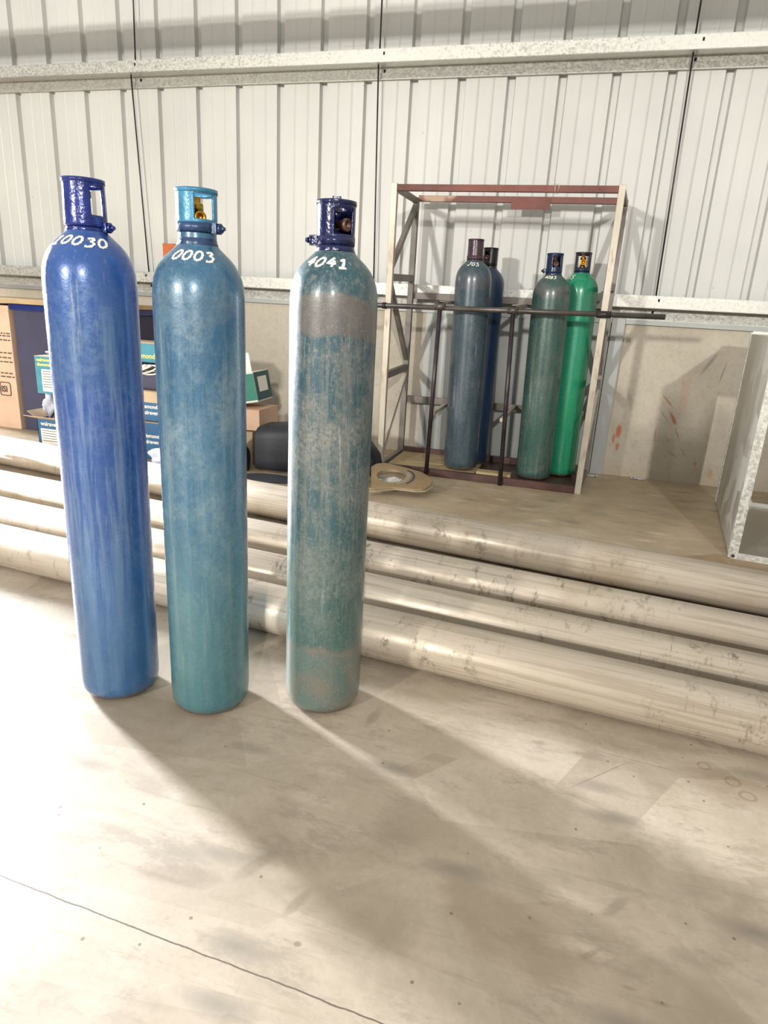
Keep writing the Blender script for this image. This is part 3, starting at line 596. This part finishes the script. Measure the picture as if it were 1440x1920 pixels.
# ------------------------------------------------------------------ stored goods on the left
def text_mesh(name, body, size, M4, mat, parent, bold=0):
    cu = bpy.data.curves.new(name, 'FONT'); cu.body = body; cu.size = size; cu.extrude = .0004; cu.offset = bold; cu.resolution_u = 3
    tmp = bpy.data.objects.new('tmp', cu); C.objects.link(tmp); dg = bpy.context.evaluated_depsgraph_get(); me = bpy.data.meshes.new_from_object(tmp.evaluated_get(dg))
    bpy.data.objects.remove(tmp); o = bpy.data.objects.new(name, me); C.objects.link(o); me.materials.clear(); me.materials.append(mat); o.parent = parent; o.matrix_local = M4; return o
def front(x, y, z): return Matrix.Translation((x, y, z)) @ Matrix.Rotation(pi/2, 4, 'X')
def carton(label, x0, x1, y0, y1, z0, z1, mats, rz=0, roll=0, pitch=0, lines=(), sticker=None, flaps=False, band=None):
    cx, cy = (x0+x1)/2, (y0+y1)/2; t = thing('carton', label, 'carton', (cx, cy, z0), rz); t.rotation_euler = (pitch, roll, rz)
    hx, hy, h = (x1-x0)/2, (y1-y0)/2, z1-z0
    if flaps:
        mb = MB(); 
        for (a, b, c, d) in ((-hx, hx, -hy, -hy+.005), (-hx, hx, hy-.005, hy), (-hx, -hx+.005, -hy, hy), (hx-.005, hx, -hy, hy)): mb.bx(a, b, c, d, 0, h)
        mb.bx(-hx, hx, -hy, hy, 0, .005); bo = obj('box', mb, mats[0], t)
        obj('flap', MB().add([(-hx, -hy, h), (hx, -hy, h), (hx+.01, -hy-.10, h+.035), (-hx-.03, -hy-.10, h+.035)], [(0, 1, 2, 3)]), mats[1], t, solid=.004)
        obj('flap', MB().add([(-hx, -hy, h), (-hx, hy, h), (-hx-.09, hy, h+.05), (-hx-.09, -hy, h+.05)], [(0, 1, 2, 3)]), mats[1], t, solid=.004)
    else:
        bo = obj('box', MB().bx(-hx, hx, -hy, hy, 0, h), mats[0], t, bevel=.003)
        obj('lid', MB().bx(-hx, hx, -hy, hy, h, h+.004), mats[1], t)
    if band: obj('printed_band', MB().bx(-hx-.001, hx+.001, -hy-.0015, -hy+.01, h*band[0], h*band[1]), band[2], t)
    for (s, lx, lz, sz, m) in lines: text_mesh('lettering', s, sz, front(-hx+lx, -hy-.003, lz), m, t, .001)
    if sticker:
        a, b, c, d = sticker; st = obj('sticker', MB().bx(-hx+a, -hx+b, -hy-.003, -hy-.001, c, d), M['white'], t)
        n_ = int((d-c)/.022)
        obj('print', (lambda mb: [mb.bx(-hx+a+.01, -hx+a+.01+(b-a-.02)*random.uniform(.5, 1), -hy-.0045, -hy-.003, d-.018-k*.02, d-.013-k*.02) for k in range(n_)] and mb)(MB()), M['ink'], st)
    return t
# tall pair by the wall with plywood on top
pk = thing('storage_cabinet', 'tall dark grey cabinet at the left edge under a plywood sheet', 'cabinet', (-4.10, 4.93, 0))
obj('body', MB().bx(-.43, .43, -.35, .35, 0, 1.0), M['slate'], pk, bevel=.004); obj('top_band', MB().bx(-.45, .45, -.37, .37, 1.0, 1.05), M['cap1'], pk, bevel=.003)
tc_ = thing('tall_carton', 'tall pale carton printed with small text and a boxed mark, left edge', 'carton', (-4.83, 4.80, 0))
obj('box', MB().bx(-.27, .27, -.24, .3, 0, 1.03), M['peach'], tc_, bevel=.004)
mb = MB(); rnd = random.Random(3)
for zz in (.80, .78, .745, .64, .60, .565, .47, .44):
    xx = -.05; mb = MB()
    while xx < .25:
        l_ = rnd.uniform(.015, .05); mb.bx(xx, min(xx+l_, .26), -.2425, -.2405, zz, zz+.010); xx += l_+.012
    obj('printed_line', mb, M['ink'], tc_)
mk = MB(); r0 = ring_pts(0, 0, .06, 24)
sq = [(.13+.055*max(-1, min(1, 1.3*math.cos(2*pi*k/24))), .34+.055*max(-1, min(1, 1.3*math.sin(2*pi*k/24)))) for k in range(24)]
obj('boxed_mark', MB().tube([(p[0]+.02, -.2425, p[1]) for p in sq], .004, 6, closed=True), M['ink'], tc_)
text_mesh('lettering', 'ISI', .07, front(.105, -.2425, .315), M['ink'], tc_, .002)
tag(obj('plywood_sheet', MB().bx(-5.3, -3.62, 4.50, 5.32, 1.052, 1.085), M['wood']), 'tan plywood sheet lying on top of the dark cabinet, far left', 'board')

cb, ct, cc = M['cblue'], M['cteal'], M['cart']
carton('blue open carton on the floor beside the dark cabinet with letters and white label', -4.00, -3.62, 4.16, 4.50, 0, .21, (cb, cc), lines=(('walraven', .035, .16, .045, M['white']),), sticker=(.03, .30, .015, .135), flaps=True)
carton('blue carton leaning on the open box by the dark cabinet, with a small label', -3.90, -3.52, 4.24, 4.52, .215, .39, (cb, cc), lines=(('diamond', .03, .135, .035, M['yel']), ('walraven', .03, .10, .035, M['yel'])), sticker=(.08, .24, .01, .085))
carton('white-stickered teal carton with torn wrapping on top of the left pile', -4.04, -3.68, 4.24, 4.52, .395, .68, (ct, cc), rz=.03, lines=(('walraven', .02, .25, .035, M['yel']), ('diamond', .02, .215, .035, M['yel'])), sticker=(.055, .30, .02, .19))
def crumple(name, label, c, size, mat, seed, cat='plastic bag', n=14):
    rnd = random.Random(seed); mb = MB(); vs = []; fs = []; N1, N2 = n, n*2
    for j in range(N1+1):
        for k in range(N2):
            th = pi*j/N1; ph = 2*pi*k/N2; r = 1+.16*math.sin(3*ph+seed+j)+rnd.uniform(-.10, .10)
            vs.append((c[0]+size[0]*r*math.sin(th)*math.cos(ph), c[1]+size[1]*r*math.sin(th)*math.sin(ph), max(.002, c[2]+size[2]*r*math.cos(th))))
    for j in range(N1):
        for k in range(N2): fs.append((j*N2+k, j*N2+(k+1) % N2, (j+1)*N2+(k+1) % N2, (j+1)*N2+k))
    return tag(obj(name, mb.add(vs, fs, True), mat), label, cat)
crumple('plastic_bag', 'crumpled pale plastic bag in the open carton by the dark cabinet', (-3.975, 4.30, .30), (.05, .06, .10), M['plastic'], 1)
crumple('plastic_wrap', 'torn clear plastic wrapping on top of the left carton pile', (-3.88, 4.36, .708), (.12, .08, .026), M['plastic'], 2, 'plastic wrap')
# stack between the first two front cylinders
carton('blue carton at the bottom of the stack seen between the two left front cylinders', -3.36, -2.82, 4.16, 4.55, 0, .275, (cb, cc), lines=(('diamond', .325, .165, .040, M['white']), ('walraven', .310, .120, .040, M['white'])))
carton('blue carton in the middle of the stack between the two left front cylinders', -3.38, -2.80, 4.18, 4.55, .285, .50, (cb, cc), lines=(('diamond', .325, .095, .040, M['white']), ('walraven', .325, .050, .040, M['white'])), band=(.64, 1.0, cc))
ob = carton('open dark blue carton holding cable, under the teal-fronted top carton', -3.40, -2.78, 4.24, 4.60, .51, .64, (M['slate'], cc), flaps=False)
carton('teal-fronted carton with yellow lettering at the top of the middle stack', -3.42, -2.76, 4.26, 4.60, .70, .835, (ct, cc), lines=(('diamond', .275, .03, .050, M['yel']),), pitch=-.02)
cab = MB()
for k in range(6):
    x0 = -3.22+k*.05; cab.tube([(x0+.10*math.sin(q*.5+k), 4.21-.02*math.sin(q*.7+k*2), .655+.035*math.sin(q*.45+k*1.3)) for q in range(14)], .006, 6)
tag(obj('cable_bundle', cab, M['white']), 'loops of white and blue cable below the teal carton in the middle stack', 'cable')
crumple('plastic_bag', 'grey plastic film on the floor in front of the middle carton stack', (-2.76, 4.06, .05), (.15, .08, .085), M['plastic'], 5)
# between the second and third cylinders
carton('plain brown carton on the floor behind the teal-blue cylinder', -2.66, -2.24, 4.36, 4.72, 0, .242, (cc, cc))
carton('beige carton under the white-topped green carton, beside the black bundle', -2.62, -2.19, 4.38, 4.70, .252, .402, (M['peach'], M['peach']), roll=-.03)
t = thing('carton', 'green carton with a raised white flap and white label, leaning above the black bundle', 'carton', (-2.36, 4.56, .440), 0)
t.rotation_euler = (0, -.20, .06)
obj('box', MB().bx(-.17, .13, -.14, .14, 0, .22), M['white'], t, bevel=.003)
obj('green_front', MB().bx(-.171, .128, -.142, -.139, .015, .21), M['cgreen'], t)
obj('flap', MB().bx(-.17, .125, -.142, -.138, .22, .36), M['white'], t)
sd_ = obj('dark_side', MB().bx(.129, .133, -.139, .139, .01, .215), M['cdgreen'], t)
obj('sticker', MB().bx(.133, .135, -.085, .075, .07, .18), M['white'], sd_)
# black bundle
def blob(name, label, cat, secs, mat, ey=2.6):
    """loft of rounded sections (x, yc, hw, h)"""
    mb = MB(); N = 36; vs = []; fs = []
    for (x_, yc, hw, h) in secs:
        for k in range(N):
            a = 2*pi*k/N; c_, s_ = math.cos(a), math.sin(a); e = 2/ey
            vs.append((x_, yc+hw*math.copysign(abs(c_)**e, c_), h/2+h/2*math.copysign(abs(s_)**e, s_)))
    for i in range(len(secs)-1):
        for k in range(N): fs.append((i*N+k, i*N+(k+1) % N, (i+1)*N+(k+1) % N, (i+1)*N+k))
    fs.append(tuple(range(N))[::-1]); fs.append(tuple(range((len(secs)-1)*N, len(secs)*N)))
    return tag(obj(name, mb.add(vs, fs, True), mat, bevel=.004), label, cat)
blob('wrapped_bundle', 'large black plastic-wrapped bundle on the floor behind the worn cylinder', 'bundle',
     [(-2.15, 4.36, .16, .30), (-2.13, 4.36, .18, .325), (-1.95, 4.38, .18, .345), (-1.70, 4.42, .17, .350), (-1.54, 4.47, .155, .335), (-1.45, 4.50, .14, .29), (-1.38, 4.52, .125, .23), (-1.32, 4.54, .11, .15), (-1.30, 4.55, .08, .08)], M['tarp'], 4.5)
blob('rubber_scrap', 'small crumpled black rubber pieces left of the black bundle', 'rubber scrap', [(-2.40, 4.20, .03, .05), (-2.36, 4.20, .08, .16), (-2.28, 4.20, .10, .24), (-2.20, 4.19, .06, .17), (-2.185, 4.18, .03, .05)], M['tarp'], 2)
tag(obj('rubber_mat', MB().poly(ring_pts(-1.95, 4.055, .20, 40, .105), 0, .006), M['tarp2']), 'flat round grey rubber mat on the floor in front of the black bundle', 'mat')
# orange item on the mid rail
p0 = at_y(304, 487, 5.33)
t = thing('orange_box', 'small orange-brown box with a red round lid on the rail above the cartons', 'box', (p0.x+.09, 5.375, 1.37))
obj('panel', MB().bx(-.09, .14, -.03, .03, 0, .24), M['orange'], t, bevel=.003)
obj('round_lid', MB().lathe([(0, .0), (.05, .0), (.046, .014), (.03, .024), (0, .03)], 24, (.025, -.031, .155), Matrix.Rotation(pi/2, 3, 'X')), M['red'], t)
